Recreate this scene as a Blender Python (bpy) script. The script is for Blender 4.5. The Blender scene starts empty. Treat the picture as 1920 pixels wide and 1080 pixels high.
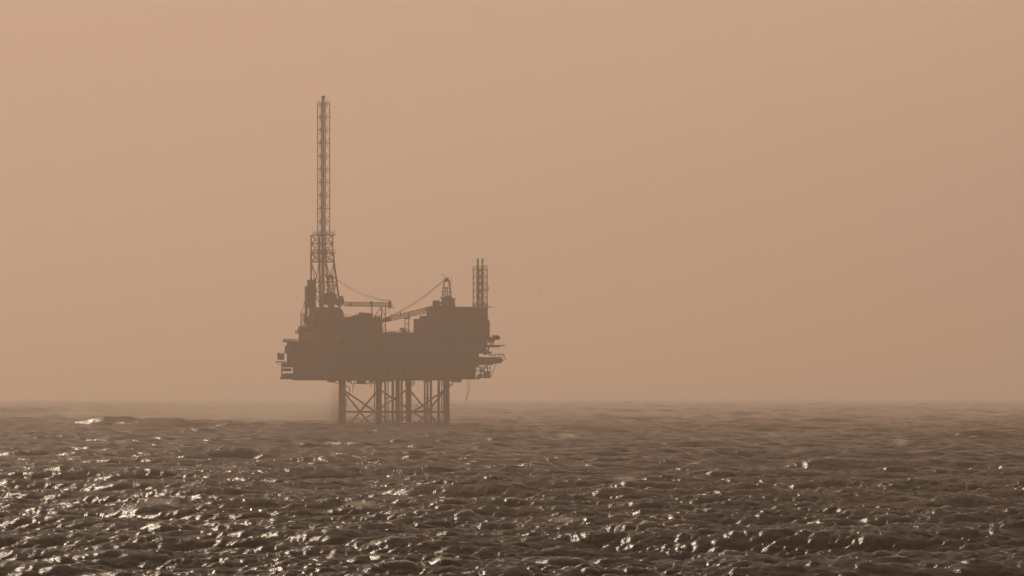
import bpy, bmesh, math, random
import numpy as np
from mathutils import Vector
R = math.radians
random.seed(7)
sc = bpy.context.scene
COL = sc.collection

# ------------------------------------------------------------------ camera
D = 2000.0          # metres to the platform
M_PX = 0.25         # metres per photograph pixel at that distance
CAM_H = 16.0
HORIZON = 731.0       # eye level; the sea's own horizon dips below it with the earth's curve
cam_d = bpy.data.cameras.new('camera')
cam = bpy.data.objects.new('camera', cam_d)
COL.objects.link(cam)
cam.location = (0, 0, CAM_H)
cam.rotation_euler = (R(90), 0, 0)
cam_d.sensor_width = 36
cam_d.lens = 36 * D / (1920 * M_PX)
cam_d.shift_y = (HORIZON - 540) / 1920
cam_d.clip_start = 0.5
cam_d.clip_end = 120000
sc.camera = cam

# ------------------------------------------------------------------ sky and sun
SUN_AZ, SUN_EL = R(-15), R(45)
sun_dir = Vector((math.sin(SUN_AZ) * math.cos(SUN_EL), math.cos(SUN_AZ) * math.cos(SUN_EL), math.sin(SUN_EL)))
w = bpy.data.worlds.new('World')
sc.world = w
w.use_nodes = True
nt = w.node_tree
nt.nodes.clear()
out = nt.nodes.new('ShaderNodeOutputWorld')
bg = nt.nodes.new('ShaderNodeBackground')
sky = nt.nodes.new('ShaderNodeTexSky')
sky.sky_type = 'NISHITA'
sky.sun_disc = False
sky.sun_elevation = SUN_EL
sky.sun_rotation = SUN_AZ
sky.air_density = 1.0
sky.dust_density = 10.0
sky.ozone_density = 0.0
tc = nt.nodes.new('ShaderNodeTexCoord')
dot = nt.nodes.new('ShaderNodeVectorMath'); dot.operation = 'DOT_PRODUCT'
dot.inputs[1].default_value = sun_dir
nt.links.new(tc.outputs['Generated'], dot.inputs[0])
ramp = nt.nodes.new('ShaderNodeValToRGB')          # dust veil, brighter towards the sun
mr = nt.nodes.new('ShaderNodeMapRange')
mr.inputs['From Min'].default_value = -1
mr.inputs['From Max'].default_value = 1
nt.links.new(dot.outputs['Value'], mr.inputs['Value'])
nt.links.new(mr.outputs['Result'], ramp.inputs['Fac'])
ce = ramp.color_ramp.elements
ce[0].position = 0.0; ce[0].color = (0.22, 0.14, 0.10, 1)
ce[1].position = 0.832; ce[1].color = (0.355, 0.220, 0.150, 1)
for p_, c_ in ((0.863, (0.44, 0.274, 0.187)), (0.955, (0.50, 0.312, 0.212)), (0.975, (0.60, 0.375, 0.255)), (1.0, (0.85, 0.58, 0.39))):
    e = ce.new(p_); e.color = (*c_, 1)
sm = nt.nodes.new('ShaderNodeVectorMath'); sm.operation = 'SCALE'
sm.inputs['Scale'].default_value = 1.2
# the dust veil thins overhead
sep = nt.nodes.new('ShaderNodeSeparateXYZ'); nt.links.new(tc.outputs['Generated'], sep.inputs[0])
el = nt.nodes.new('ShaderNodeMapRange'); el.interpolation_type = 'SMOOTHSTEP'
el.inputs['From Min'].default_value = 0.09; el.inputs['From Max'].default_value = 0.32
el.inputs['To Min'].default_value = 1.0; el.inputs['To Max'].default_value = 0.13
nt.links.new(sep.outputs['Z'], el.inputs['Value'])
ev = nt.nodes.new('ShaderNodeVectorMath'); ev.operation = 'SCALE'
nt.links.new(ramp.outputs['Color'], ev.inputs[0]); nt.links.new(el.outputs['Result'], ev.inputs['Scale'])
nt.links.new(ev.outputs[0], sm.inputs[0])
ss = nt.nodes.new('ShaderNodeVectorMath'); ss.operation = 'SCALE'
ss.inputs['Scale'].default_value = 0.006
nt.links.new(sky.outputs['Color'], ss.inputs[0])
ad = nt.nodes.new('ShaderNodeVectorMath'); ad.operation = 'ADD'
nt.links.new(sm.outputs[0], ad.inputs[0]); nt.links.new(ss.outputs[0], ad.inputs[1])
nt.links.new(ad.outputs[0], bg.inputs['Color'])
bg.inputs['Strength'].default_value = 1.0
nt.links.new(bg.outputs['Background'], out.inputs['Surface'])

sl = bpy.data.lights.new('sun', 'SUN')
sl.energy = 3.0
sl.angle = R(5)
sl.color = (1.0, 0.80, 0.60)
so = bpy.data.objects.new('sun', sl)
COL.objects.link(so)
so.rotation_euler = (-sun_dir).to_track_quat('-Z', 'Y').to_euler()
so.location = (0, 0, 300)

sc.view_settings.view_transform = 'Standard'
sc.view_settings.look = 'None'
sc.view_settings.exposure = 0
sc.view_settings.gamma = 1
sc.render.engine = 'CYCLES'
sc.cycles.use_denoising = True
sc.cycles.max_bounces = 5
sc.cycles.volume_bounces = 0
sc.cycles.sample_clamp_indirect = 4
sc.cycles.sample_clamp_direct = 0

# ------------------------------------------------------------------ haze
HAZE_K = 0.00024
def haze():
    bm = bmesh.new()
    bmesh.ops.create_cube(bm, size=1.0)
    me = bpy.data.meshes.new('haze'); bm.to_mesh(me); bm.free()
    o = bpy.data.objects.new('haze', me); COL.objects.link(o)
    z0, z1 = -42.0, 170.0
    o.location = (0, 0, (z0 + z1) / 2)
    o.scale = (84000, 84000, z1 - z0)
    m = bpy.data.materials.new('haze_air'); m.use_nodes = True
    n = m.node_tree; n.nodes.clear()
    oo = n.nodes.new('ShaderNodeOutputMaterial')
    v = n.nodes.new('ShaderNodeVolumePrincipled')
    v.inputs['Color'].default_value = (1.0, 0.82, 0.715, 1)
    v.inputs['Density'].default_value = HAZE_K
    v.inputs['Anisotropy'].default_value = 0.62
    n.links.new(v.outputs['Volume'], oo.inputs['Volume'])
    me.materials.append(m)
    o['kind'] = 'stuff'; o['label'] = 'even tan dust haze filling the air over the sea'
    o['category'] = 'haze'
    return o
haze()

# ------------------------------------------------------------------ materials
def steel(name, c, rough=0.6, rust=0.35):
    m = bpy.data.materials.new(name); m.use_nodes = True
    n = m.node_tree; b = n.nodes['Principled BSDF']
    t = n.nodes.new('ShaderNodeTexCoord')
    nz = n.nodes.new('ShaderNodeTexNoise'); nz.inputs['Scale'].default_value = 0.35; nz.inputs['Detail'].default_value = 8
    n.links.new(t.outputs['Object'], nz.inputs['Vector'])
    cr = n.nodes.new('ShaderNodeValToRGB')
    cr.color_ramp.elements[0].position = 0.38; cr.color_ramp.elements[0].color = (*c, 1)
    k = rust
    cr.color_ramp.elements[1].position = 0.72
    cr.color_ramp.elements[1].color = (c[0]*(1-k)+.11*k, c[1]*(1-k)+.045*k, c[2]*(1-k)+.02*k, 1)
    n.links.new(nz.outputs['Fac'], cr.inputs['Fac'])
    n.links.new(cr.outputs['Color'], b.inputs['Base Color'])
    b.inputs['Roughness'].default_value = rough
    return m
M_DECK = steel('weathered_deck_steel', (0.075, 0.062, 0.05))
M_MOD = steel('painted_module_steel', (0.10, 0.085, 0.065))
M_JACK = steel('jacket_steel', (0.085, 0.065, 0.045), 0.5, 0.5)
M_TRUSS = steel('lattice_steel', (0.07, 0.058, 0.05), 0.55)
M_CRANE = steel('crane_paint', (0.10, 0.085, 0.05), 0.5)
M_PIPE = steel('pipe_steel', (0.09, 0.08, 0.07), 0.4)
M_ROPE = steel('tarred_rope', (0.05, 0.04, 0.03), 0.9)
M_BIRD = steel('dark_feather', (0.04, 0.035, 0.03), 0.8, 0.0)
M_FRP = steel('lifeboat_shell', (0.25, 0.09, 0.035), 0.4, 0.1)
def flame_mat():
    m = bpy.data.materials.new('gas_flame'); m.use_nodes = True
    n = m.node_tree; n.nodes.clear()
    oo = n.nodes.new('ShaderNodeOutputMaterial'); e = n.nodes.new('ShaderNodeEmission')
    t = n.nodes.new('ShaderNodeTexCoord'); nz = n.nodes.new('ShaderNodeTexNoise'); nz.inputs['Scale'].default_value = 1.2
    cr = n.nodes.new('ShaderNodeValToRGB')
    cr.color_ramp.elements[0].color = (1.0, 0.16, 0.04, 1); cr.color_ramp.elements[1].color = (1.0, 0.36, 0.14, 1)
    n.links.new(t.outputs['Object'], nz.inputs['Vector']); n.links.new(nz.outputs['Fac'], cr.inputs['Fac'])
    n.links.new(cr.outputs['Color'], e.inputs['Color']); e.inputs['Strength'].default_value = 0.9
    n.links.new(e.outputs['Emission'], oo.inputs['Surface'])
    return m
M_FLAME = flame_mat()

# ------------------------------------------------------------------ helpers
def W(px, py, d=0.0):
    """world point seen at photograph pixel (px, py), d metres behind the platform's middle"""
    s = (D + d) / D * M_PX
    return Vector(((px - 960) * s, D + d, CAM_H + (HORIZON - py) * s))

TH = R(30.8)        # the platform stands turned this far
CU = Vector((math.cos(TH), math.sin(TH), 0))
CV = Vector((-math.sin(TH), math.cos(TH), 0))
CT, ST = math.cos(TH), math.sin(TH)

class MB:
    def __init__(s): s.v = []; s.f = []
    def hexa(s, pts, flip=False):
        b = len(s.v); s.v += [tuple(p) for p in pts]
        for q in ((0,3,2,1),(4,5,6,7),(0,1,5,4),(1,2,6,5),(2,3,7,6),(3,0,4,7)):
            s.f.append(tuple(b+i for i in q))
        return s
    def box(s, c, hu, hv, z0, z1, u=CU, v=CV):
        c = Vector((c[0], c[1], 0))
        pts = [c - u*hu - v*hv, c + u*hu - v*hv, c + u*hu + v*hv, c - u*hu + v*hv]
        return s.hexa([p + Vector((0,0,z0)) for p in pts] + [p + Vector((0,0,z1)) for p in pts])
    def tube(s, a, b, r, r2=None, n=8, cap=True):
        a = Vector(a); b = Vector(b); r2 = r if r2 is None else r2
        d = (b-a)
        if d.length < 1e-6: return s
        d.normalize()
        x = d.cross(Vector((0,0,1)) if abs(d.z) < .95 else Vector((1,0,0))).normalized(); y = d.cross(x)
        k = len(s.v)
        for p, rr in ((a, r), (b, r2)):
            for i in range(n):
                t = 2*math.pi*i/n
                s.v.append(tuple(p + x*math.cos(t)*rr + y*math.sin(t)*rr))
        for i in range(n):
            j = (i+1) % n
            s.f.append((k+i, k+j, k+n+j, k+n+i))
        if cap:
            s.f.append(tuple(k+i for i in range(n))[::-1]); s.f.append(tuple(k+n+i for i in range(n)))
        return s
    def path(s, pts, r, n=6):
        for a, b in zip(pts[:-1], pts[1:]): s.tube(a, b, r, n=n)
        return s
    def prism(s, poly, d0, d1):
        """outline given in photograph pixels, thick from d0 to d1 metres in depth"""
        k = len(s.v); n = len(poly)
        dm = (d0+d1)/2
        pts = [W(x, y, dm) for x, y in poly]
        for dd in (d0-dm, d1-dm):
            for p in pts: s.v.append((p.x, p.y+dd, p.z))
        s.f.append(tuple(range(k, k+n))); s.f.append(tuple(range(k+n, k+2*n))[::-1])
        for i in range(n):
            j = (i+1) % n
            s.f.append((k+j, k+i, k+n+i, k+n+j))
        return s
    def sphere(s, c, rx, ry=None, rz=None, nu=12, nv=7, x=Vector((1,0,0)), y=Vector((0,1,0))):
        ry = ry or rx; rz = rz or rx; c = Vector(c); k = len(s.v); z = Vector((0,0,1))
        for j in range(nv+1):
            t = math.pi*j/nv
            for i in range(nu):
                p = 2*math.pi*i/nu
                s.v.append(tuple(c + x*rx*math.sin(t)*math.cos(p) + y*ry*math.sin(t)*math.sin(p) + z*rz*math.cos(t)))
        for j in range(nv):
            for i in range(nu):
                a = k+j*nu+i; b = k+j*nu+(i+1) % nu
                s.f.append((a, a+nu, b+nu, b))
        return s
    def build(s, name, mat, parent=None, bev=0):
        me = bpy.data.meshes.new(name)
        org = parent_world(parent) if parent else Vector((0,0,0))
        if parent is None and s.v:
            org = Vector(np.mean(np.array(s.v), axis=0))
        me.from_pydata([tuple(Vector(p) - org) for p in s.v], [], s.f)
        me.materials.append(mat)
        bm = bmesh.new(); bm.from_mesh(me); bmesh.ops.recalc_face_normals(bm, faces=bm.faces); bm.to_mesh(me); bm.free()
        o = bpy.data.objects.new(name, me); COL.objects.link(o)
        if parent: o.parent = parent
        else: o.location = org
        return o

def parent_world(p):
    v = Vector((0,0,0))
    while p is not None: v += p.location; p = p.parent
    return v

def empty(name, loc, label, cat, group=None):
    o = bpy.data.objects.new(name, None); COL.objects.link(o)
    o.location = loc; o['label'] = label; o['category'] = cat
    if group: o['group'] = group
    return o

def rail(mb, a, b, h=1.15, r=0.05, step=2.2):
    """handrail from a to b (floor points)"""
    a = Vector(a); b = Vector(b); n = max(1, int((b-a).length/step)); z = Vector((0,0,h))
    for i in range(n+1):
        p = a.lerp(b, i/n); mb.tube(p, p+z, r, n=4)
    mb.tube(a+z, b+z, r, n=4); mb.tube(a+z*.5, b+z*.5, r*.8, n=4)

def span(px0, px1, vfrac, off=0.0):
    """centre and half sizes of a turned box whose outline spans px0..px1; off = depth offset of its centre"""
    half = (px1-px0)/2*M_PX*(D+off)/D
    # half = hu*CT + hv*ST with hv = vfrac*hu
    hu = half/(CT + vfrac*ST); hv = vfrac*hu
    c = W((px0+px1)/2, 700, off)
    return c, hu, hv
def Z(py, off=0.0): return CAM_H + (HORIZON-py)*M_PX*(D+off)/D

def module(px0, px1, py_top, py_bot, vfrac, off, mb=None, ribs=True):
    """a turned steel module with ribs, ledges and rooftop rails"""
    mb = mb or MB()
    c, hu, hv = span(px0, px1, vfrac, off)
    z0, z1 = Z(py_bot, off), Z(py_top, off)
    mb.box(c, hu, hv, z0, z1)
    if ribs:
        for q, (h1, h2, e1, e2) in enumerate(((hu, hv, CU, CV), (hv, hu, CV, CU))):
            n = max(1, int(h1*2/3.2))
            for i in range(n+1):
                t = -h1*.97 + 1.94*h1*i/n
                for sgn in (-1, 1):
                    p = c + e1*t + e2*sgn*(h2 - .02)
                    mb.box(p, .12, .12, z0+.15, z1-.15)
        nz = max(1, int((z1-z0)/5))
        for i in range(1, nz):
            zz = z0 + (z1-z0)*i/nz
            mb.box(c, hu+.10, hv+.10, zz-.15, zz+.15)
    return mb, c, hu, hv, z0, z1

# ================================================================== PLATFORM
PC = W(722, 795)
PC.z = 0
plat = empty('offshore_platform', PC, 'huge dark steel oil platform with tall flare tower standing on legs in the rough sea', 'oil platform')

# ---- jacket legs and braces
LEG_C = W(738.5, 795)
LH = 143.7*M_PX/2
def legpos(a, b, grow=0.0): return Vector((LEG_C.x, LEG_C.y, 0)) + CU*a*(LH+grow) + CV*b*(LH+grow)
legs = {}
ZT = Z(713)
for a in (-1, 1):
    for b in (-1, 1):
        top = legpos(a, b, 0) + Vector((0,0,ZT+.5)); bot = legpos(a, b, 0.35) + Vector((0,0,-10))
        legs[a, b] = (bot, top)
        mb = MB().tube(bot, top, 1.38, 1.38, n=20)
        for zz in (Z(722), Z(740), Z(772)):
            t = (zz+10)/(ZT+10.5); p = bot.lerp(top, t)
            mb.tube(p-Vector((0,0,.9)), p+Vector((0,0,.9)), 1.52, n=20)
        p = bot.lerp(top, .93); mb.tube(p, top, 1.4, 1.9, n=20)
        mb.build('jacket_leg', M_JACK, plat)
def at(leg, z):
    b, t = legs[leg]; return b.lerp(t, (z-b.z)/(t.z-b.z))
ring = [(-1,-1), (1,-1), (1,1), (-1,1)]
zh = Z(772); zt = Z(729); zb = -6.0
for i in range(4):
    A, B = ring[i], ring[(i+1) % 4]
    MB().tube(at(A, zh), at(B, zh), .42, n=12).build('horizontal_brace', M_JACK, plat)
    # diagonals cross at the horizontal brace
    zlow = zh - (zt - zh)
    pa, pb = at(A, zt), at(B, zt); mid = (at(A, zh)+at(B, zh))/2
    MB().tube(pa, mid, .42, n=12).build('diagonal_brace', M_JACK, plat)
    MB().tube(pb, mid, .42, n=12).build('diagonal_brace', M_JACK, plat)
    MB().tube(mid, at(A, zlow), .40, n=12).build('diagonal_brace', M_JACK, plat)
    MB().tube(mid, at(B, zlow), .40, n=12).build('diagonal_brace', M_JACK, plat)
MB().tube(at(ring[0], zh), at(ring[2], zh), .3, n=10).build('horizontal_brace', M_JACK, plat)

# ---- conductors and risers (pixel x, radius, depth)
for x, r, d in ((647, .38, -6), (702.5, .26, -12), (722.5, .5, -7), (727.5, .24, 2), (736.5, .62, -4), (744.5, .8, 5), (748.5, .3, -3),
                (753, .55, 1), (796.5, .42, 6), (801.5, .5, 2), (808, .58, -3), (822.5, .62, 3), (828, .2, -5), (831, .18, 0)):
    p = W(x, 795, d); p.z = -10
    t = p.copy(); t.z = ZT+.4
    mb = MB().tube(p, t, r, n=12)
    for zz in (Z(746), Z(772)):
        q = p.copy(); q.z = zz
        mb.tube(q-Vector((0,0,.35)), q+Vector((0,0,.35)), r+.12, n=12)
    mb.build('conductor_pipe', M_PIPE, plat)
# guide frame of the conductors
for y in (746.5, 772):
    for d in (-8, 7):
        MB().tube(W(720, y, d), W(756, y, d), .16, n=6).build('conductor_guide', M_JACK, plat)
MB().tube(W(769, 760, -6), W(783, 760, -6), .16, n=6).tube(W(782, 757, -6), W(782, 763, -6), .15, n=6).build('access_arm', M_JACK, plat)
# curved pipe and ladder at the left leg
mb = MB()
pts = [W(648, 727, -4), W(652, 723.5, -4), W(655, 726, -4), W(656, 732, -4), W(653, 744, -4), W(650, 755, -4), W(648, 766, -4), W(647.5, 796, -4)]
mb.path(pts, .22)
mb.build('riser_pipe', M_PIPE, plat); mb = MB()
pts = [W(628, 712, -3), W(628, 717, -3), W(631, 719, -3), W(634, 719, -3)]
mb.path(pts, .18)
mb.build('riser_pipe', M_PIPE, plat)
mb = MB()
mb.path([W(827, 713, -4), W(827, 722, -4), W(832, 723, -4)], .2)
mb.build('riser_pipe', M_PIPE, plat); mb = MB()
mb.path([W(841, 722, -3), W(848, 722, -3), W(848, 713, -3)], .2); mb.tube(W(838, 720, -3), W(850, 720, -3), .16, n=6)
mb.prism([(841, 722), (846, 722), (843, 727), (841, 728)], -5, -1)
mb.build('leg_walkway', M_TRUSS, plat)
# equipment hung under the cellar deck
mb = MB()
c, hu, hv = span(657, 702, .5, -2)
mb.box(c, hu, hv, Z(720), Z(718.6))
c, hu, hv = span(668, 686, .6, -2); mb.box(c, hu, hv, Z(718.8), ZT+.3)
for x in (659, 664, 694, 699):
    mb.tube(W(x, 712, -3), W(x, 719.5, -3), .14, n=5)
for x, y in ((663.5, 728), (695.5, 726), (662, 736)):
    mb.tube(W(x, 719, -4), W(x-.6, y, -4), .10, n=5)
rail(mb, W(657, 718.6, -9), W(702, 718.6, 4))
mb.build('underdeck_walkway', M_TRUSS, plat)
mb = MB()
random.seed(11)
for i in range(26):
    x = random.uniform(600, 858); w_ = random.uniform(.3, 1.6); h = random.uniform(.25, 1.1); d = random.uniform(-12, 12)
    if 628 < x < 650: continue
    p = W(x, 713, d); MB().box(p, w_, w_*.7, Z(713)-h, Z(713)+.3).build('junction_box', M_PIPE, plat)
for x0, x1, y in ((768, 778, 718), (769, 776, 721.5), (700, 712, 717)):
    mb = MB(); mb.tube(W(x0, y, -8), W(x1, y, -8), .25, n=6)
    mb.tube(W(x1, y, -8), W(x1, 712, -8), .12, n=6)
    mb.build('underdeck_pipe', M_PIPE, plat)

# ---- decks: slabs standing proud with modules between them
def slab(px0, px1, py0, py1, vf=.62, off=0.0, mat=M_DECK, rails=True, name='deck_slab'):
    mb = MB(); c, hu, hv = span(px0, px1, vf, off)
    mb.box(c, hu, hv, Z(py1, off), Z(py0, off))
    if rails:
        z = Vector((0, 0, Z(py0, off)))
        cs = [Vector((c.x, c.y, 0)) + CU*hu*a*.995 + CV*hv*b*.995 + z for a, b in ring]
        for i in range(4): rail(mb, cs[i], cs[(i+1) % 4])
    return mb.build(name, mat, plat)
slab(526.5, 900, 709.2, 711.2, .60)
slab(548, 866, 711.2, 713.2, .60, rails=False)
slab(529, 904, 687.5, 689, .60)
slab(532, 905, 661.5, 663, .60)
slab(534, 917, 640.5, 642, .60)
def mod(px0, px1, py0, py1, vf=.6, off=0.0, mat=M_MOD, name='module', ribs=True):
    return module(px0, px1, py0, py1, vf, off, ribs=ribs)[0].build(name, mat, plat)
mod(549, 892, 689, 709.2, .60)          # cellar level
mod(529.5, 546, 690.5, 696, .7, -3); mod(530, 556, 700, 709.2, .7, -3)
mod(538, 898, 663, 687.5, .60)          # main level
mod(528, 560, 680, 687.5, .7, -3)
mod(538, 560, 663, 681, .7, -2); mod(534.5, 560, 648, 661.5, .7, -2); mod(538, 560, 642, 648, .7, -2)
mod(545, 912, 642, 661.5, .60)          # upper level
mod(560, 912, 624.5, 640.5, .55)        # weather deck modules
mod(583, 716.5, 599, 624.5, .45, 4)
mod(574, 645, 594, 610, .5, 2)
mod(580, 632, 577, 594, .6, 0)
mod(656, 716, 596, 600, .5, 0)
mod(775.5, 916, 598, 624.5, .55, 2)     # living quarters
mod(800, 914, 575.5, 598, .5, 2)
mod(787, 806, 592, 598, .8, -6)
mod(880, 918, 601, 632, .7, -8)
mod(560, 604, 612, 626, .4, 8)
# round storage tank with its shoulder beside the flare tower
mb = MB()
p = W(631, 594, -2)
prof = [(594, 14), (590, 14), (586, 13), (581.5, 10.8), (578.5, 8), (576.3, 4.6)]
for (y0, r0), (y1, r1) in zip(prof[:-1], prof[1:]):
    mb.tube((p.x, p.y, Z(y0)), (p.x, p.y, Z(y1)), r0*M_PX, r1*M_PX, n=24)
mb.build('storage_tank', M_MOD, plat)
# compressor and skid on the middle roof
mb = MB()
c, hu, hv = span(673, 699, .4, -2); mb.box(c, hu, hv, Z(597), Z(588))
c, hu, hv = span(676, 694, .5, -2); mb.box(c, hu, hv, Z(588.2), Z(587))
mb.sphere(W(676, 587.5, -2), 1.0, .9, .8); mb.sphere(W(680, 588, -3), 1.1, .9, .7)
for x in (684, 689, 697): mb.tube(W(x, 590, -3), W(x, 586, -3), .35, n=8)
mb.prism([(656, 597), (658, 593.5), (662, 591.8), (668, 590.6), (674, 589.5), (674, 597)], -8, 2)
c, hu, hv = span(645, 658, .5, -2); mb.box(c, hu, hv, Z(599), Z(594.6))
for x in (648, 652, 668.5): mb.tube(W(x, 597, -3), W(x, 587 if x != 652 else 590, -3), .1, n=5)
mb.build('compressor_skid', M_PIPE, plat)
mb = MB()
rail(mb, W(645, 594.5, -6), W(656, 594.5, -6), 1.1); mb.build('guard_rail', M_TRUSS, plat); mb = MB(); rail(mb, W(699, 596, -8), W(717, 596, 0), 1.2)
for x in (702, 706, 709, 712): mb.tube(W(x, 597, -5), W(x, 592, -5), .12, n=5)
mb.tube(W(700, 593, -5), W(717, 593.5, -5), .12, n=5)
for x in (704, 710): mb.box(W(x, 0, -5), .55, .5, Z(596.5), Z(593.5))
mb.build('roof_piping', M_TRUSS, plat)
# gear between the two roofs
mb = MB()
c, hu, hv = span(727, 745, .5, -3); mb.box(c, hu, hv, Z(626), Z(623))
c, hu, hv = span(751, 762, .6, -3); mb.box(c, hu, hv, Z(626), Z(617))
c, hu, hv = span(753, 760, .6, -3); mb.box(c, hu, hv, Z(617.2), Z(615))
mb.sphere(W(751, 616.5, -3), .5); mb.tube(W(747, 626, -3), W(749, 619, -3), .2, n=6)
c, hu, hv = span(763, 768, .6, -3); mb.box(c, hu, hv, Z(626), Z(620.5))
for x in (733, 738): mb.tube(W(x, 625, -3), W(x, 621.3, -3), .4, n=8)
rail(mb, W(724, 623.5, -8), W(748, 623.5, -4), 1.0); rail(mb, W(763, 623.8, -8), W(775, 623.8, -4), .9)
mb.build('deck_machinery', M_PIPE, plat)

# lattice face helper
def lattice(mb, lv, r_leg, r_br, style='K', d=0.0, horiz=True):
    """lv: list of (py, px0, px1). A square mast turned with the platform, one bay per level pair."""
    rows = []
    for py, x0, x1 in lv:
        c, hu, hv = span(x0, x1, 1.0, d); z = Z(py, d)
        rows.append([Vector((c.x, c.y, z)) + CU*hu*a + CV*hv*b for a, b in ring])
    for i in range(len(rows)-1):
        A, B = rows[i], rows[i+1]
        for k in range(4):
            l = (k+1) % 4
            mb.tube(A[k], B[k], r_leg, n=8)
            if horiz: mb.tube(B[k], B[l], r_br*1.15, n=5)
            if style == 'K':
                m = (A[k]+B[k])/2
                # both braces meet half way up one leg
                mb.tube(A[l], m, r_br, n=5); mb.tube(B[l], m, r_br, n=5)
            elif style == 'X':
                mb.tube(A[k], B[l], r_br, n=5); mb.tube(A[l], B[k], r_br, n=5)
            elif style == 'Z':
                mb.tube(A[k], B[l], r_br, n=5)
            elif style == 'A':
                m = (A[k]+A[l])/2
                mb.tube(m, B[l], r_br, n=5); mb.tube(m, B[k], r_br, n=5)
    for k in range(4): mb.tube(rows[0][k], rows[0][(k+1) % 4], r_br*1.15, n=5)
    return rows

# ---- flare tower
FD = -2.0
tower = MB()
lv = [(577, 582, 638), (529, 583, 631.5), (491, 583, 626.5), (475, 583, 625)]
lattice(tower, lv[:2], .42, .2, 'X', FD)
lattice(tower, lv[1:3], .42, .2, 'A', FD)
lattice(tower, lv[2:], .42, .2, 'X', FD)
lattice(tower, [(475, 583, 624), (457, 583, 624), (441, 583, 624)], .32, .16, 'X', FD)
levels = [(440 - i*24.5, 595, 618.5) for i in range(11)]
levels[-1] = (195, 595, 618.5)
lattice(tower, levels, .20, .10, 'K', FD)
# inner legs down the base of the mast
for x in (598.5, 605):
    tower.tube(W(x, 441, FD), W(x+1, 577, FD), .35, n=8)
for i in range(22):     # ladder rungs and cable tray clips
    y = 570 - i*17.2
    if y > 196: tower.tube(W(600.0, y, FD), W(606, y, FD), .08, n=4)
tower.tube(W(600, 577, FD-1), W(600, 196, FD-1), .07, n=5); tower.tube(W(602, 577, FD-1), W(602, 196, FD-1), .07, n=5)
for i in range(190):
    y = 575 - i*2.0
    tower.tube(W(600, y, FD-1), W(602, y, FD-1), .03, n=3)
for i in range(10):     # small rest platforms inside the mast
    y = 440 - (i+.0)*24.5 - 3
    c, hu, hv = span(597, 604, 1, FD); tower.box(c, hu, hv, Z(y+3), Z(y+2.4))
    tower.tube(W(598, y, FD), W(604, y, FD), .06, n=4); tower.box(W(601.5, 0, FD), .35, .3, Z(y+3), Z(y+.5))
ft = tower.build('flare_tower', M_TRUSS, plat)
mb = MB()
mb.tube(W(606, 577, FD), W(606, 186, FD), .40, n=14)
mb.tube(W(606, 196, FD), W(606, 190, FD), .52, n=14)
mb.tube(W(606.4, 186.5, FD), W(606.4, 180, FD), .78, .86, n=16)
mb.tube(W(606.4, 181, FD), W(606.4, 179.3, FD), .65, .6, n=16)
mb.tube(W(603.5, 577, FD+.6), W(603.5, 192, FD+.6), .16, n=8)
mb.tube(W(608.6, 575, FD+.6), W(608.6, 192, FD+.6), .12, n=8)
mb.build('flare_pipe', M_PIPE, ft)
def balcony(px0, px1, py, name='tower_gallery', vf=1.0, d=FD, h=1.3):
    mb = MB(); c, hu, hv = span(px0, px1, vf, d)
    mb.box(c, hu, hv, Z(py)-.35, Z(py))
    z = Vector((0, 0, Z(py)))
    cs = [Vector((c.x, c.y, 0)) + CU*hu*a + CV*hv*b + z for a, b in ring]
    for i in range(4): rail(mb, cs[i], cs[(i+1) % 4], h, .06, 1.6)
    return mb.build(name, M_TRUSS, ft)
balcony(585, 630, 440); balcony(583.5, 630, 474); balcony(594.5, 618.5, 194.6, h=1.2)
mb = MB(); c, hu, hv = span(603, 614, .5, FD); mb.box(c, hu, hv, Z(473.6), Z(469.5)); mb.box(W(610, 0, FD), .8, .8, Z(469.7), Z(468.4))
mb.build('winch_box', M_TRUSS, ft)
# gas flame blown to the left
mb = MB()
base = W(603.2, 181.2, FD)
fl = [(0, .18), (-1.0, .42), (-1.9, .38), (-2.6, .16)]
for (x0, r0), (x1, r1) in zip(fl[:-1], fl[1:]):
    mb.tube(base+Vector((x0+.4, 0, .28-x0*.06)), base+Vector((x1+.4, .1, .28-x1*.10)), r0, r1, n=10)
mb.tube(base+Vector((-.5, 0, .0)), base+Vector((-1.5, 0, -.45)), .22, .04, n=8)
mb.build('flame', M_FLAME, ft)

# ---- tall vent housing beside the flare tower
mb = module(576.3, 592, 524.5, 577, .9, -6)[0]
mb.tube(W(591, 526, -6), W(591, 521, -6), .15, n=6); mb.box(W(590, 0, -6), .5, .5, Z(524.7), Z(523))
mb.build('vent_housing', M_MOD, plat)
# ---- lattice ladder tower and scaffold at the left end
mb = MB()
lattice(mb, [(537 + i*10, 572, 576.5) for i in range(6)], .16, .08, 'Z', -6)
lattice(mb, [(588, 564, 581), (607, 564, 583), (622, 564, 583)], .2, .12, 'X', -4)
mb.tube(W(572, 566, -6), W(564, 588, -6), .14, n=6); mb.tube(W(580, 566, -6), W(572, 604, -6), .12, n=6)
for y in (575, 588, 621):
    c, hu, hv = span(570 if y < 580 else 564, 581, .8, -6); mb.box(c, hu, hv, Z(y)-.3, Z(y))
for x, y, r in ((574, 596, .9), (573.5, 603, .8), (577, 610, .7), (575, 615, .6), (580, 618, .6), (571, 567, .5), (574.5, 571, .6)):
    mb.sphere(W(x, y, -4), r, r*.8, r*.9, 8, 5)
mb.tube(W(573, 590, -4), W(571, 601, -4), .4, n=8)
mb.build('stair_scaffold', M_TRUSS, plat)
mb = MB()
c, hu, hv = span(554, 566, .8, -3); mb.box(c, hu, hv, Z(625.6), Z(624.4))
z0 = Z(624.4)
for x in (554.5, 558, 561.5): mb.tube(W(x, 624.4, -3), W(x, 619, -3), .08, n=5)
mb.tube(W(554, 620, -3), W(565, 620, -3), .08, n=5)
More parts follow.
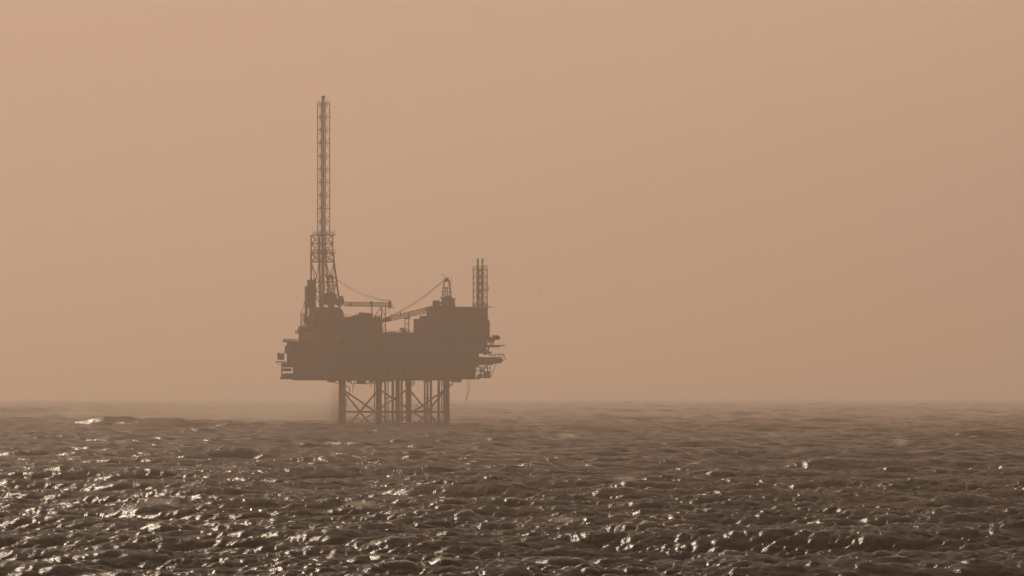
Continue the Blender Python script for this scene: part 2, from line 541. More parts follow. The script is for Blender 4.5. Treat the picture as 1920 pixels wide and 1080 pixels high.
mb.box(W(560, 0, -3), .45, .45, z0, Z(617.5)); mb.box(W(554.8, 0, -3), .3, .3, z0, Z(621))
mb.build('side_balcony', M_TRUSS, plat)
# ---- overhanging pieces on the left edge
mb = MB()
mb.tube(W(530.5, 636, -4), W(546, 636, -4), .22, n=6)
for x in (533, 540): mb.tube(W(x, 636, -4), W(x, 642, -4), .22, n=6)
mb.sphere(W(531, 640, -4), .5, .4, .4, 8, 5)
for x in (536, 543, 548, 552): mb.box(W(x, 0, -4), .5, .4, Z(641), Z(639.3 - (x % 3)*.4))
rail(mb, W(534, 641, -6), W(560, 641, 0), 1.0)
mb.build('davit_frame', M_TRUSS, plat)
mb = MB()
c, hu, hv = span(520, 533, .8, -4); mb.box(c, hu, hv, Z(674.6), Z(664))
mb.box(W(522.5, 0, -4), .5, .5, Z(664.2), Z(661.8)); mb.box(W(529.5, 0, -4), .8, .5, Z(664.2), Z(662.5))
c, hu, hv = span(516.3, 536, .8, -4); mb.box(c, hu, hv, Z(679.6), Z(677.4))
mb.tube(W(534, 690, -4), W(519, 680, -4), .12, n=5)
mb.tube(W(528.2, 680, -5), W(528.2, 709, -5), .28, n=8)
mb.box(W(527, 0, -5), .45, .45, Z(711), Z(707.2))
mb.build('side_platform', M_DECK, plat)

# ---- pipe racks, cable trays and lamps along the near faces (relief on the long dark block)
random.seed(5)
for i, (x0, x1, y, off) in enumerate(((556, 880, 694, 0), (560, 890, 668, 0), (560, 900, 648, 0), (600, 880, 630, 0))):
    mb = MB()
    c, hu, hv = span(545, 900, .6, off)
    for k in range(26):
        t = -hu*.94 + 1.88*hu*k/25 + random.uniform(-.4, .4)
        p = c - CV*(hv+.45) + CU*t; hh = random.uniform(.6, 2.6)
        z0 = Z(y+random.uniform(0, 10))
        if k % 3: mb.tube((p.x, p.y, z0), (p.x, p.y, z0+hh), random.uniform(.12, .4), n=8)
        else: mb.box(p, random.uniform(.4, 1.2), .4, z0, z0+hh)
    a = c - CV*(hv+.5) - CU*hu*.95; b = c - CV*(hv+.5) + CU*hu*.95
    mb.tube((a.x, a.y, Z(y)), (b.x, b.y, Z(y)), .25, n=8)
    mb.build('pipe_rack', M_PIPE, plat)

# ---- exhaust stack tower
mb = MB()
ED = 0
lattice(mb, [(505 + i*13.4, 887.3, 913.3) for i in range(6)], .24, .13, 'Z', ED)
lattice(mb, [(505 + i*13.4, 894, 906.5) for i in range(6)], .12, .09, 'X', ED)
lattice(mb, [(572, 887.3, 913.8), (600, 887.3, 913.8)], .22, .12, 'X', ED)
et = mb.build('exhaust_tower', M_TRUSS, plat)
for x in (895.9, 904.7):
    mb = MB(); mb.tube(W(x, 600, ED), W(x, 485, ED), .46, n=16).tube(W(x, 487, ED), W(x, 485, ED), .52, n=16)
    mb.tube(W(x, 578, ED), W(x, 568, ED), .62, n=16)
    mb.build('exhaust_pipe', M_PIPE, et)
def gallery(px0, px1, py, vf=1.0, d=ED):
    mb = MB(); c, hu, hv = span(px0, px1, vf, d)
    mb.box(c, hu, hv, Z(py)-.3, Z(py)); z = Vector((0, 0, Z(py)))
    cs = [Vector((c.x, c.y, 0)) + CU*hu*a + CV*hv*b + z for a, b in ring]
    for i in range(4): rail(mb, cs[i], cs[(i+1) % 4], 1.25, .06, 1.3)
    return mb.build('tower_gallery', M_TRUSS, et)
gallery(886.5, 914, 504.5); gallery(907, 917, 543.5, .8); gallery(886, 914.5, 572.5)
mb = MB()
mb.tube(W(911, 500, ED), W(911.6, 496.5, ED), .2, n=6); mb.build('whip_antenna', M_TRUSS, et); mb = MB(); mb.tube(W(915.5, 544, ED), W(915.5, 536, ED), .1, n=5); mb.build('whip_antenna', M_TRUSS, et); mb = MB()
mb.tube(W(886, 499, ED), W(886, 505, ED), .09, n=5); mb.build('whip_antenna', M_TRUSS, et); mb = MB(); mb.tube(W(911, 499, ED), W(917, 497.6, ED), .1, n=5)
mb.build('whip_antenna', M_TRUSS, et)
mb = MB(); c, hu, hv = span(906, 923, .5, -4); mb.box(c, hu, hv, Z(576.8), Z(575.3)); mb.build('roof_ledge', M_DECK, plat)

# ---- right end: plates, hull shaped pod, stairs
mb = MB()
c, hu, hv = span(893, 946.5, .35, -3); mb.box(c, hu, hv, Z(648.9), Z(647))
c, hu, hv = span(893, 937, .5, -3); mb.box(c, hu, hv, Z(651.4), Z(648.7))
for x in (904, 909, 913, 918, 921): mb.tube(W(x, 647.5, -3), W(x, 640, -3), .28, n=6)
mb.tube(W(924, 647.5, -3), W(923, 640, -3), .2, n=6); mb.tube(W(926.5, 647.5, -3), W(926, 640, -3), .2, n=6)
mb.build('landing_deck', M_DECK, plat)
mb = MB()
mb.prism([(911, 661), (915, 652), (918, 651), (916, 658), (918, 659.5), (923, 659.6), (923, 661.2), (919, 663), (906, 666), (906, 661)], -7, 1)
mb.tube(W(903, 657, -3), W(909, 657.2, -3), .25, n=6)
for x in (898, 902): mb.tube(W(x, 650, -3), W(x+1, 662, -3), .25, n=6)
mb.build('deck_bracket', M_DECK, plat)
mb = MB()
mb.prism([(896, 669), (912, 670), (938, 670), (941, 672), (945, 675.5), (942, 677), (939, 681.3), (932, 681.5), (925, 682.4), (924, 684.4), (914, 684.5), (896, 684)], -7, 2)
mb.build('overhang_pod', M_MOD, plat)
mb = MB()
mb.tube(W(916, 664.2, -6), W(944.5, 664.2, -6), .16, n=6); mb.tube(W(916, 666.4, -6), W(930, 666.4, -6), .1, n=5)
for x in (918, 922, 926, 930, 934.5, 939, 943): mb.tube(W(x, 664, -6), W(x + (1 if x > 930 else 0), 670.5, -6), .13, n=5)
for x in (930, 933.5, 936, 939): mb.tube(W(x, 659, -6), W(x, 664, -6), .05, n=4)
mb.tube(W(941, 670, -6), W(937, 664.5, -6), .12, n=5)
mb.tube(W(944.3, 664, -6), W(948.3, 675.8, -6), .2, n=6)
mb.build('pod_railing', M_TRUSS, plat)
mb = MB()
mb.tube(W(919, 684, -4), W(919, 708, -4), .2, n=6); mb.tube(W(930.3, 682, -4), W(920.3, 706, -4), .16, n=6)
mb.tube(W(914, 684, -4), W(914, 708, -4), .3, n=6); mb.tube(W(908, 684, -4), W(908, 708, -4), .2, n=6)
for y in (690, 697, 702): mb.tube(W(898, y, -4), W(919, y, -4), .16, n=5)
for a, b in (((900, 706), (906, 690)), ((906, 704), (912, 696)), ((898, 695), (904, 688)), ((908, 690), (914, 684)), ((911, 708), (914, 697))):
    mb.tube(W(*a, -4), W(*b, -4), .3, n=6)
mb.box(W(911, 0, -4), .9, .8, Z(706), Z(699)); mb.box(W(904, 0, -4), .8, .8, Z(698), Z(693)); mb.box(W(916, 0, -4), .45, .5, Z(706.5), Z(696)); mb.box(W(900, 0, -4), .8, .8, Z(708), Z(701))
c, hu, hv = span(893, 920.5, .6, -4); mb.box(c, hu, hv, Z(709), Z(706.2))
mb.build('stair_tower', M_TRUSS, plat)
# small radar dome on the ledge by the lifeboat
mb = MB()
mb.sphere(W(924.3, 629.3, -3), .42); mb.tube(W(924.3, 629, -3), W(924.3, 633, -3), .15, n=6); mb.tube(W(928.3, 626.8, -3), W(928.3, 632, -3), .1, n=5)
c, hu, hv = span(908, 928, .7, -3); mb.box(c, hu, hv, Z(638), Z(632.2))
mb.prism([(914, 638), (928.5, 637.5), (927, 640.5), (925, 642), (914, 642)], -7, 1)
mb.build('lifeboat_station', M_TRUSS, plat)

# ================================================================== THINGS ON THE PLATFORM
# lifeboat hanging at the right end
lb = empty('lifeboat', W(932.5, 637.5, -3), 'rounded enclosed lifeboat hanging at the right end of the platform above the long thin deck', 'lifeboat')
mb = MB(); mb.sphere(W(931.5, 633.3, -3), 6.8*M_PX, 1.1, 4.4*M_PX, 18, 12, ).build('hull', M_FRP, lb)
mb = MB(); mb.box(W(930.5, 0, -3), .7, .5, Z(631), Z(628.7)); mb.build('canopy_hatch', M_FRP, lb)
mb = MB(); mb.tube(W(926, 630, -3), W(929, 629.2, -3), .1, n=5); mb.tube(W(925.5, 636, -3), W(925.5, 630, -3), .13, n=6); mb.build('davit_arm', M_TRUSS, lb)

def truss_boom(mb, a, b, h0, h1, wdt, n, r=.13):
    """box lattice boom between two world points"""
    a = Vector(a); b = Vector(b); d = (b-a).normalized(); s = d.cross(Vector((0,0,1))).normalized(); u = s.cross(d)
    prev = None
    for i in range(n+1):
        p = a.lerp(b, i/n); h = (h0 + (h1-h0)*i/n)/2
        cur = [p + u*h + s*wdt/2, p + u*h - s*wdt/2, p - u*h - s*wdt/2, p - u*h + s*wdt/2]
        for k in range(4): mb.tube(cur[k], cur[(k+1) % 4], r*.6, n=4)
        if prev:
            for k in range(4):
                mb.tube(prev[k], cur[k], r, n=6)
                if i % 2: mb.tube(prev[k], cur[(k+1) % 4], r*.6, n=4)
                else: mb.tube(prev[(k+1) % 4], cur[k], r*.6, n=4)
        prev = cur
def sag(mb, a, b, s, r, n=14):
    pts = []
    for i in range(n+1):
        t = i/n; p = Vector(a).lerp(Vector(b), t); p.z -= s*4*t*(1-t); pts.append(p)
    mb.path(pts, r, 5)

# left crane
CD = -9
cr = empty('pedestal_crane', W(621, 577, CD), 'pedestal crane beside the flare tower with its lattice boom lying level to the right', 'crane', 'cranes on the platform roof')
mb = MB(); mb.tube(W(621, 578, CD), W(621, 566, CD), 1.5, n=18).tube(W(621, 569, CD), W(621, 566.5, CD), 2.0, n=18).build('pedestal', M_CRANE, cr)
mb = MB()
mb.prism([(604, 556), (607, 553), (610, 552), (613, 548.5), (618, 547), (624, 548), (627, 552), (630, 555), (632, 559), (634, 567), (632, 572), (627, 571), (623, 574), (612, 572), (606, 568)], CD-3, CD+3)
mb.box(W(609.5, 0, CD), .5, .5, Z(553), Z(550)); mb.box(W(628, 0, CD), .7, .5, Z(557), Z(551.8))
mb.build('slewing_house', M_CRANE, cr)
mb = MB(); mb.prism([(631, 563), (635, 559), (636, 557.5), (642, 556.3), (645, 560), (645.5, 568), (641, 573), (633, 573.5), (630, 571)], CD-4.5, CD-1.5)
mb.box(W(639, 0, CD-3), .9, .8, Z(557.5), Z(555.8)); mb.build('operator_cab', M_CRANE, cr)
mb = MB()
for s in (-1.3, 1.3):
    o_ = Vector((0, s, 0))
    mb.tube(W(613.8, 552, CD)+o_, W(616.2, 522, CD)+o_, .28, n=8); mb.tube(W(627, 552, CD)+o_, W(623.5, 522, CD)+o_, .28, n=8)
    for y0, y1 in ((549, 541), (541, 533), (533, 524)):
        mb.tube(W(614.2, y0, CD)+o_, W(625.6, y1, CD)+o_, .14, n=5); mb.tube(W(626.4, y0, CD)+o_, W(614.8, y1, CD)+o_, .14, n=5)
        mb.tube(W(614.2, y1, CD)+o_, W(625.6, y1, CD)+o_, .16, n=5)
mb.prism([(613, 521), (615, 517), (617, 514.5), (620, 514), (623, 515.5), (626, 519), (627.5, 522), (624, 523), (622, 521.5), (618, 521.5), (616, 523.5), (613.5, 523)], CD-1.7, CD+1.7)
mb.tube(W(611.5, 521, CD), W(610.4, 513.5, CD), .12, n=5); mb.tube(W(611.3, 521.5, CD), W(614, 521, CD), .12, n=5)
mb.build('a_frame', M_CRANE, cr)
mb = MB()
truss_boom(mb, W(645, 570, CD), W(730, 571, CD), 1.9, 1.7, 1.9, 22, .15)
mb.tube(W(645, 573.5, CD), W(730, 574.8, CD), .22, n=6)
mb.box(W(657.5, 0, CD), .6, .7, Z(573.4), Z(569)); mb.box(W(696.5, 0, CD), .35, .9, Z(574.6), Z(565.6))
bo = mb.build('boom', M_CRANE, cr)
mb = MB(); mb.prism([(728, 577.5), (728, 566.5), (731, 562), (734, 567), (734.5, 577.5)], CD-1, CD+1)
mb.tube(W(733, 577, CD), W(738.5, 577, CD), .2, n=6); mb.tube(W(736.7, 577, CD), W(736.7, 568.5, CD), .1, n=5); mb.tube(W(729.3, 577, CD), W(729.3, 580, CD), .2, n=6)
mb.build('boom_head', M_CRANE, bo)
mb = MB()
for s in (-.7, .7):
    sag(mb, W(625, 519, CD)+Vector((0, s, 0)), W(730.5, 564, CD)+Vector((0, s, 0)), 1.9, .075)
    sag(mb, W(625, 519.5, CD)+Vector((0, s, 0)), W(730.5, 564.6, CD)+Vector((0, s, 0)), 2.6, .075)
    mb.build('pendant_rope', M_ROPE, cr); mb = MB()
# boom rest frame of the left crane (belongs to the platform)
mb = MB()
for s in (-1.5, 1.5):
    o_ = Vector((0, s, 0))
    mb.tube(W(697, 575.3, CD)+o_, W(697, 590, CD)+o_, .22, n=6)
    mb.tube(W(715.3, 575.3, CD)+o_, W(715.3, 600, CD)+o_, .28, n=6); mb.tube(W(722.8, 575.3, CD)+o_, W(722.8, 626, CD)+o_, .22, n=6)
    mb.tube(W(714, 577, CD)+o_, W(703, 592, CD)+o_, .14, n=5); mb.tube(W(716, 578, CD)+o_, W(721.5, 592, CD)+o_, .13, n=5)
    mb.tube(W(716, 620, CD)+o_, W(723, 620, CD)+o_, .16, n=5); mb.tube(W(716, 606, CD)+o_, W(720, 606, CD)+o_, .14, n=5); mb.tube(W(717, 619, CD)+o_, W(722, 608, CD)+o_, .1, n=5)
mb.tube(W(715.3, 576, CD-1.5), W(715.3, 576, CD+1.5), .2, n=5)
mb.build('boom_rest', M_TRUSS, plat)

# right crane
CD2 = -7
cr2 = empty('pedestal_crane', W(841, 576, CD2), 'pedestal crane on the right hand roof with its lattice boom sloping down to the left', 'crane', 'cranes on the platform roof')
mb = MB(); mb.tube(W(840, 577, CD2), W(840, 570, CD2), 2.1, n=18).build('pedestal', M_CRANE, cr2)
mb = MB()
mb.prism([(827, 575), (828, 565), (829, 558), (833, 556.5), (838, 555), (846, 555.5), (848, 558.5), (852, 561), (853, 568), (853.8, 575)], CD2-3, CD2+3)
mb.box(W(826.5, 0, CD2), .4, .8, Z(571), Z(566.5)); mb.tube(W(826.2, 561, CD2), W(826.2, 556, CD2), .14, n=5); mb.tube(W(825.5, 559, CD2), W(829, 559, CD2), .2, n=5)
mb.tube(W(848.6, 560, CD2), W(848.6, 557, CD2), .1, n=5); mb.tube(W(850, 560, CD2), W(854, 560, CD2), .15, n=5); mb.tube(W(853.8, 564, CD2), W(853.8, 557.5, CD2), .1, n=5)
mb.build('slewing_house', M_CRANE, cr2)
mb = MB(); mb.prism([(811, 566), (813.5, 563.3), (824.4, 563.3), (824.4, 575.6), (812.5, 575.6), (811, 570)], CD2-3.5, CD2-1)
mb.tube(W(824, 574, CD2-1.4), W(829, 574, CD2-1.4), .5, n=6); mb.build('operator_cab', M_CRANE, cr2)
mb = MB()
for s in (-1.2, 1.2):
    o_ = Vector((0, s, 0))
    mb.tube(W(829.5, 558, CD2)+o_, W(833.2, 527, CD2)+o_, .30, n=8); mb.tube(W(845.6, 558, CD2)+o_, W(841.5, 527, CD2)+o_, .30, n=8)
    mb.tube(W(834.5, 557, CD2)+o_, W(834.8, 538, CD2)+o_, .16, n=6); mb.tube(W(840, 557, CD2)+o_, W(838.5, 538, CD2)+o_, .2, n=6)
    for y in (540, 547.5, 553): mb.tube(W(829.5, y, CD2)+o_, W(845, y, CD2)+o_, .2, n=5)
    mb.tube(W(826.5, 547.5, CD2)+o_, W(829.5, 547.5, CD2)+o_, .14, n=5)
    mb.tube(W(835, 547, CD2)+o_, W(838.6, 540, CD2)+o_, .1, n=5)
mb.prism([(832, 528.5), (832, 524.3), (835, 524), (835.5, 520.5), (840.8, 520.3), (841, 523.5), (843, 524.5), (843.3, 529), (838, 528)], CD2-1.6, CD2+1.6)
mb.tube(W(832.8, 526, CD2), W(832.8, 515.5, CD2), .12, n=5); mb.box(W(830, 0, CD2), .62, .1, Z(516.8), Z(515.4), Vector((1,0,0)), Vector((0,1,0)))
mb.tube(W(843, 528.5, CD2), W(846, 528.5, CD2), .12, n=5); mb.tube(W(845.6, 528.5, CD2), W(847, 519.8, CD2), .13, n=5)
mb.tube(W(845.5, 558, CD2), W(845.5, 530, CD2), .10, n=5); mb.box(W(844.6, 0, CD2), .3, .3, Z(534.5), Z(532)); mb.box(W(845, 0, CD2), .35, .3, Z(549), Z(546.5))
mb.build('a_frame', M_CRANE, cr2)
mb = MB()
truss_boom(mb, W(818, 577.5, CD2), W(719, 600.5, CD2-4), 2.6, 1.9, 2.1, 26, .15)
mb.prism([(795, 582), (800, 577.5), (812, 574.6), (822, 574.6), (822, 584), (806, 586)], CD2-1.2, CD2+1.2)
for x in (767, 751): mb.tube(W(x, 585, CD2), W(x, 594, CD2), .3, n=6)
bo = mb.build('boom', M_CRANE, cr2)
mb = MB(); mb.tube(W(733.3, 602, CD2-4), W(733.3, 587, CD2-4), .1, n=5); mb.prism([(717, 604.5), (717, 598), (724, 594.5), (732, 594), (732, 601.5)], CD2-5, CD2-3)
mb.build('boom_head', M_CRANE, bo)
mb = MB()
for s in (-.7, .7):
    sag(mb, W(831.5, 526, CD2)+Vector((0, s, 0)), W(727, 594.5, CD2-4)+Vector((0, s, 0)), 1.3, .085)
    sag(mb, W(831.5, 526.6, CD2)+Vector((0, s, 0)), W(727, 595, CD2-4)+Vector((0, s, 0)), 1.9, .085)
    mb.build('pendant_rope', M_ROPE, cr2); mb = MB()
mb = MB()
for s in (-1.4, 1.4):
    o_ = Vector((0, s, 0))
    mb.tube(W(759.3, 596.5, CD2)+o_, W(759.3, 622, CD2)+o_, .15, n=6); mb.tube(W(766.4, 594.5, CD2)+o_, W(766.4, 626, CD2)+o_, .24, n=6)
    for k in range(5):
        y = 598 + k*5; mb.tube(W(759.3, y, CD2)+o_, W(766.4, y+5 if k % 2 else y-0, CD2)+o_, .09, n=4)
    mb.tube(W(757, 596.7, CD2)+o_, W(771, 596.7, CD2)+o_, .2, n=6)
mb.build('boom_rest', M_TRUSS, plat)

# ropes hanging under the right end
mb = MB(); mb.path([W(876.5, 711, -5), W(877, 722, -5), W(876.8, 735, -5), W(874.5, 745, -5), W(872.8, 755, -5)], .11)
o = mb.build('hanging_rope', M_ROPE); o['label'] = 'left and longer of the two loose ropes hanging under the right end of the platform'; o['category'] = 'rope'; o['group'] = 'loose ropes under the deck'
mb = MB(); mb.path([W(881.5, 711, -5), W(880.5, 722, -5), W(879.5, 733, -5), W(877, 742, -5), W(875.6, 750, -5)], .11)
o = mb.build('hanging_rope', M_ROPE); o['label'] = 'right and shorter of the two loose ropes hanging under the right end of the platform'; o['category'] = 'rope'; o['group'] = 'loose ropes under the deck'

# ---- sea birds
def bird(px, py, d, heading, flap, size, label):
    p = W(px, py, d); mb = MB()
    f = Vector((math.cos(heading), math.sin(heading), 0)); s = Vector((-f.y, f.x, 0)); z = Vector((0,0,1))
    o = empty('seabird', p, label, 'bird', 'seabirds flying right of the platform')
    b = MB()
    prof = [(-.62, .02), (-.40, .07), (-.1, .13), (.15, .12), (.30, .07), (.38, .075), (.46, .05), (.60, .01)]
    for (x0, r0), (x1, r1) in zip(prof[:-1], prof[1:]): b.tube(p+f*x0*size, p+f*x1*size, r0*size, r1*size, n=8)
    for sg in (-1, 1):
        pts = [(0, 0, .16, .12), (.40, flap*.35, .15, .10), (.95, flap*.25, .02, .02)]
        prev = None
        for yy, zz, cf, cb in pts:
            c = p + s*sg*yy*size + z*zz*size
            cur = [c + f*cf*size + z*.015, c - f*cb*size + z*.015, c - f*cb*size - z*.015, c + f*cf*size - z*.015]
            if prev: b.hexa(prev + cur)
            prev = cur
    b.build('body', M_BIRD, o)
bird(1015, 512.5, 0, .4, .9, .8, 'topmost of the four distant dark seabirds in the sky right of the platform')
bird(1007.3, 525.6, 0, 2.6, -.5, .7, 'leftmost of the four distant dark seabirds in the sky right of the platform')
bird(1036, 541.8, 0, .1, .7, .8, 'rightmost of the four distant dark seabirds in the sky right of the platform')
bird(1012.3, 553.5, 0, 3.0, .5, 1.0, 'lowest of the four distant dark seabirds in the sky right of the platform')

# ================================================================== SEA
rng = np.random.default_rng(21)
WD = np.array((-.45,.87)); WD = WD/np.linalg.norm(WD)
HS, LP = 2.8, 56.0
def spec(kx, ky):
    k = np.sqrt(kx*kx + ky*ky) + 1e-9
    kp = 2*np.pi/LP
    c = (kx*WD[0] + ky*WD[1])/k
    S = np.exp(-1.25*(kp/k)**2)/k**3.75
    S *= (0.02 + np.abs(c)**5)*np.where(c < 0, .35, 1.0)
    return S, k
def patch(L, N, lo, hi, amp=None, std=None):
    q = 2*np.pi*np.fft.fftfreq(N, L/N)
    kx, ky = np.meshgrid(q, q, indexing='ij')
    S, k = spec(kx, ky)
    lam = 2*np.pi/k
    S = np.where((lam >= lo) & (lam < hi), S, 0)
    dk = 2*np.pi/L
    H = np.sqrt(S)*dk*(rng.standard_normal((N, N)) + 1j*rng.standard_normal((N, N)))
    H[0, 0] = 0
    h = np.fft.ifft2(H)*N*N
    if amp is None: amp = std/h.real.std()
    dx = np.fft.ifft2(-1j*kx/k*H)*N*N; dy = np.fft.ifft2(-1j*ky/k*H)*N*N
    jj = np.fft.ifft2(k*H)*N*N
    return [np.ascontiguousarray((a.real*amp).astype(np.float32)) for a in (h, dx, dy, jj)], amp
P1, AMP = patch(1400, 1024, 11, 400, std=HS/4)
P2, _ = patch(233, 1024, 2.7, 11, amp=AMP*1.3)
P3, _ = patch(61, 768, .45, 2.7, amp=AMP*1.6)
def samp(arrs, L, x, y):
    N = arrs[0].shape[0]
    u = (x/L*N) % N; v = (y/L*N) % N
    i0 = np.floor(u).astype(np.int32); j0 = np.floor(v).astype(np.int32)
    fu = (u-i0).astype(np.float32); fv = (v-j0).astype(np.float32)
    i0 %= N; j0 %= N; i1 = (i0+1) % N; j1 = (j0+1) % N
    return [a[i0, j0]*(1-fu)*(1-fv) + a[i1, j0]*fu*(1-fv) + a[i0, j1]*(1-fu)*fv + a[i1, j1]*fu*fv for a in arrs]

def radii():
    r = [4.0]
    while r[-1] < 22000:
        x = r[-1]
        k = .02 if x < 250 else .00075 if x < 700 else .00075 + (x-700)*(.0005/1800) if x < 2500 else .005 if x < 15000 else .02
        if 2500 <= x < 6000: k = .0035
        r.append(x*(1+k))
    return np.array(r)
RR = radii()
half = R(8.2)
fine = np.linspace(-half, half, 1400)
coarse = np.concatenate([np.geomspace(R(8.3), math.pi, 46)])
AZ = np.concatenate([-coarse[::-1], fine, coarse])
dA = np.gradient(AZ); dR = np.gradient(RR)
rr, aa = np.meshgrid(RR, AZ, indexing='ij')
X = rr*np.sin(aa); Y = rr*np.cos(aa)
cell = np.maximum(dR[:, None]*np.ones_like(aa), rr*dA[None, :]*.7)
sw = rng.random(6)*6
gust = .75 + .5*(0.5+0.5*np.sin(X/37+Y/91+sw[0])*np.sin(X/83-Y/59+sw[1])) + .15*np.sin(X/11+Y/23+sw[2])
def wt(lmin, lmax): return np.clip((lmax/cell - 2.2)/((lmax/lmin)*1.2), 0, 1)
h1, x1, y1, j1 = samp(P1, 1400, X+300, Y+120)
w1 = np.clip(60/cell-1.5, 0, 1)
c2, s2 = math.cos(.35), math.sin(.35)
h2, x2, y2, j2 = samp(P2, 233, X, Y)
w2 = wt(2.7, 11)
h3, x3, y3, j3 = samp(P3, 61, X*.97+Y*.243, -X*.243+Y*.97)
w3 = wt(.9, 3.2)*gust
zz = h1*w1 + h2*w2*(.6+.4*gust) + h3*w3
CH = 1.3
xx = X + CH*(x1*w1 + x2*w2 + x3*w3*.6); yy = Y + CH*(y1*w1 + y2*w2 + y3*w3*.6)
# one long high sea left of the platform
bx, by = (225-960)*M_PX*.88, D*.88
u_ = (X-bx)/30.0; v_ = (Y-by-5*np.sin((X-bx)/40))/24.0
zz += 5.0*(1+.10*np.sin(X/6.1)+.04*np.sin(X/1.7+1))*np.exp(-np.abs(v_)**1.6)*(np.exp(-np.where(u_ < 0, (u_*1.4)**2, (u_*.5)**2)))
foam = (j1*w1 + j2*w2 + .5*j3*w3)*CH
foam = (foam / np.percentile(foam[(rr > 240) & (rr < 900) & (np.abs(aa) < .12)], 99.3)).astype(np.float32)
for (b_, t_) in legs.values():
    foam += (1.5*np.exp(-(((X-t_.x+1.5)/4.0)**2 + ((Y-t_.y)/5.0)**2))).astype(np.float32)
nr, na = rr.shape
zz -= rr*rr/(2*7.4e6)
verts = np.stack([xx, yy, zz], -1).reshape(-1, 3).astype(np.float32)
idx = np.arange(nr*na).reshape(nr, na)
q = np.stack([idx[:-1, :-1], idx[:-1, 1:], idx[1:, 1:], idx[1:, :-1]], -1).reshape(-1, 4)[:, ::-1]
me = bpy.data.meshes.new('sea')
me.vertices.add(len(verts)); me.vertices.foreach_set('co', verts.ravel())
me.loops.add(q.size); me.loops.foreach_set('vertex_index', q.ravel().astype(np.int32))
me.polygons.add(len(q)); me.polygons.foreach_set('loop_start', (np.arange(len(q))*4).astype(np.int32))
me.polygons.foreach_set('use_smooth', np.ones(len(q), dtype=bool))
me.update(calc_edges=True)
at_ = me.attributes.new('foam', 'FLOAT', 'POINT'); at_.data.foreach_set('value', foam.ravel())
print('SEA', len(verts), 'foam pct', np.percentile(foam, [50, 90, 98, 99.5]), 'z', zz.min(), zz.max())
sea = bpy.data.objects.new('sea', me); COL.objects.link(sea)
sea['kind'] = 'structure'; sea['label'] = 'rough dark brown sea with glinting wind waves'; sea['category'] = 'sea'

m = bpy.data.materials.new('sea_water'); m.use_nodes = True
n = m.node_tree; L = n.links; b = n.nodes['Principled BSDF']
b.inputs['Base Color'].default_value = (0.012, 0.009, 0.007, 1)
b.inputs['Roughness'].default_value = 0.17; b.inputs['Specular IOR Level'].default_value = 0.07
b.inputs['IOR'].default_value = 1.33
t = n.nodes.new('ShaderNodeTexCoord')
mp = n.nodes.new('ShaderNodeMapping'); mp.inputs['Rotation'].default_value = (0, 0, R(-50)); mp.inputs['Scale'].default_value = (.6, 1.8, 1)
L.new(t.outputs['Object'], mp.inputs['Vector'])
n1 = n.nodes.new('ShaderNodeTexNoise'); n1.inputs['Scale'].default_value = 3.2; n1.inputs['Detail'].default_value = 3; n1.inputs['Roughness'].default_value = .6
L.new(mp.outputs[0], n1.inputs['Vector'])
bp = n.nodes.new('ShaderNodeBump'); bp.inputs['Strength'].default_value = 1.0; bp.inputs['Distance'].default_value = .05
L.new(n1.outputs['Fac'], bp.inputs['Height']); L.new(bp.outputs['Normal'], b.inputs['Normal'])
# foam
fa = n.nodes.new('ShaderNodeAttribute'); fa.attribute_name = 'foam'
n2 = n.nodes.new('ShaderNodeTexNoise'); n2.inputs['Scale'].default_value = 1.1; n2.inputs['Detail'].default_value = 7; n2.inputs['Roughness'].default_value = .7
mp2 = n.nodes.new('ShaderNodeMapping'); mp2.inputs['Rotation'].default_value = (0, 0, R(-25)); mp2.inputs['Scale'].default_value = (1.4, .5, 1)
L.new(t.outputs['Object'], mp2.inputs['Vector']); L.new(mp2.outputs[0], n2.inputs['Vector'])
ma = n.nodes.new('ShaderNodeMath'); ma.operation = 'MULTIPLY_ADD'; ma.inputs[1].default_value = 1.3; ma.inputs[2].default_value = -.65
L.new(n2.outputs['Fac'], ma.inputs[0])
mb_ = n.nodes.new('ShaderNodeMath'); mb_.operation = 'ADD'
L.new(fa.outputs['Fac'], mb_.inputs[0]); L.new(ma.outputs[0], mb_.inputs[1])
fr = n.nodes.new('ShaderNodeMapRange'); fr.interpolation_type = 'SMOOTHSTEP'
fr.inputs['From Min'].default_value = 1.0; fr.inputs['From Max'].default_value = 1.35; fr.inputs['To Max'].default_value = .45
L.new(mb_.outputs[0], fr.inputs['Value'])
fd = n.nodes.new('ShaderNodeBsdfDiffuse'); fd.inputs['Color'].default_value = (.55, .50, .44, 1)
mx = n.nodes.new('ShaderNodeMixShader'); L.new(fr.outputs['Result'], mx.inputs['Fac'])
L.new(b.outputs[0], mx.inputs[1]); L.new(fd.outputs[0], mx.inputs[2])
L.new(mx.outputs[0], n.nodes['Material Output'].inputs['Surface'])
me.materials.append(m)

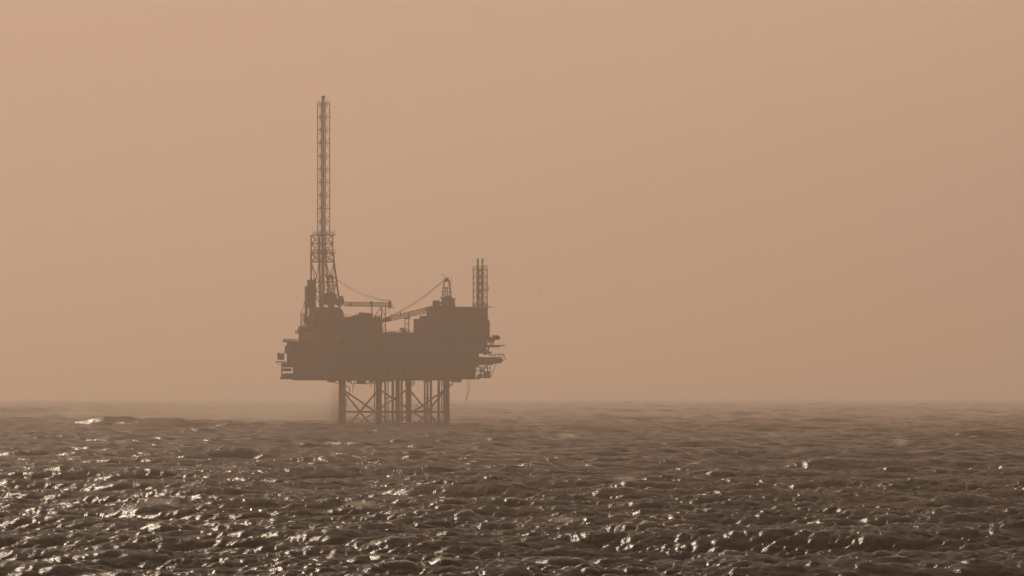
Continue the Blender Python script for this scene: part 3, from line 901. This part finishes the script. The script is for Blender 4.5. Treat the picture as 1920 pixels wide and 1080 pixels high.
# ================================================================== BLOWN SPRAY
def local_crest(px, py, wpx=50):
    r0 = CAM_H/((py-HORIZON)*M_PX/D); a0 = math.atan((px-960)*M_PX/D); da = wpx*M_PX/D
    i0, i1 = np.searchsorted(RR, [r0*.96, r0*1.04]); k0, k1 = np.searchsorted(AZ, [a0-da, a0+da])
    sub = zz[i0:i1, k0:k1]; i, k = np.unravel_index(sub.argmax(), sub.shape)
    return Vector((xx[i0+i, k0+k], yy[i0+i, k0+k], sub[i, k]))
def spray(name, c, rx, ry, rz, dens, scale, label, cut=.42):
    mb = MB(); mb.sphere((0, 0, 0), rx, ry, rz, 24, 14)
    m = bpy.data.materials.new('spray_droplets'); m.use_nodes = True
    n = m.node_tree; n.nodes.clear(); L = n.links
    oo = n.nodes.new('ShaderNodeOutputMaterial'); v = n.nodes.new('ShaderNodeVolumePrincipled')
    v.inputs['Color'].default_value = (.98, .86, .77, 1); v.inputs['Anisotropy'].default_value = .6
    t = n.nodes.new('ShaderNodeTexCoord'); mp = n.nodes.new('ShaderNodeMapping')
    mp.inputs['Scale'].default_value = (1/rx, 1/ry, 1/rz); L.new(t.outputs['Object'], mp.inputs['Vector'])
    ln = n.nodes.new('ShaderNodeVectorMath'); ln.operation = 'LENGTH'; L.new(mp.outputs[0], ln.inputs[0])
    f = n.nodes.new('ShaderNodeMapRange'); f.interpolation_type = 'SMOOTHSTEP'
    f.inputs['From Min'].default_value = 1.0; f.inputs['From Max'].default_value = 0.1; L.new(ln.outputs['Value'], f.inputs['Value'])
    nz = n.nodes.new('ShaderNodeTexNoise'); nz.inputs['Scale'].default_value = scale; nz.inputs['Detail'].default_value = 3
    L.new(t.outputs['Object'], nz.inputs['Vector'])
    g = n.nodes.new('ShaderNodeMapRange'); g.inputs['From Min'].default_value = cut-.12; g.inputs['From Max'].default_value = cut+.25
    L.new(nz.outputs['Fac'], g.inputs['Value'])
    a = n.nodes.new('ShaderNodeMath'); a.operation = 'MULTIPLY'; L.new(f.outputs[0], a.inputs[0]); L.new(g.outputs[0], a.inputs[1])
    b2 = n.nodes.new('ShaderNodeMath'); b2.operation = 'MULTIPLY'; b2.inputs[1].default_value = dens; L.new(a.outputs[0], b2.inputs[0])
    L.new(b2.outputs[0], v.inputs['Density']); L.new(v.outputs[0], oo.inputs['Volume'])
    o = mb.build(name, m); o.location = c
    o['kind'] = 'stuff'; o['label'] = label; o['category'] = 'sea spray'; o['group'] = 'blown sea spray'
    return o
p = W(634, 762, -30)
spray('sea_spray', (p.x, p.y, 6), 6.5, 7, 17, .11, .25, 'pale column of spray thrown up around the left leg of the platform', .35)
spray('sea_spray', (W(500, 760, 150).x, D+150, 3), 110, 150, 20, .005, .03, 'wide low bank of pale spray mist over the far water left of the platform', .35)
for i, (px, py, rx, rz, lb_) in enumerate((
        (350, 972, 3.4, .8, 'thin torn veil of spray blown off a crest in the left foreground'),
        (688, 970, 3.2, .6, 'thin veil of spray over a dark wave left of centre in the foreground'),
        (1080, 832, 4.0, 1.5, 'pale puff of spray off a crest right of the platform'),
        (1690, 850, 2.6, 1.4, 'small rounded puff of spray off a crest towards the right'),
        (1175, 918, 3.0, .6, 'low spray streak off a crest right of centre'),
        (1080, 998, 2.6, .5, 'low foreground spray streak below the middle of the picture'),
        (190, 788, 14, 2.4, 'spray tearing off the breaking left end of the big far wave'))):
    c = local_crest(px, py) if i < 6 else Vector((bx-16, by, 5.2))
    spray('sea_spray', c + Vector((-.15*rx, 0, rz*.35)), rx, rx*.5, rz, 1.1 if i < 6 else .16, 2.2/rz if i < 6 else .4, lb_, .5 if i < 6 else .4)
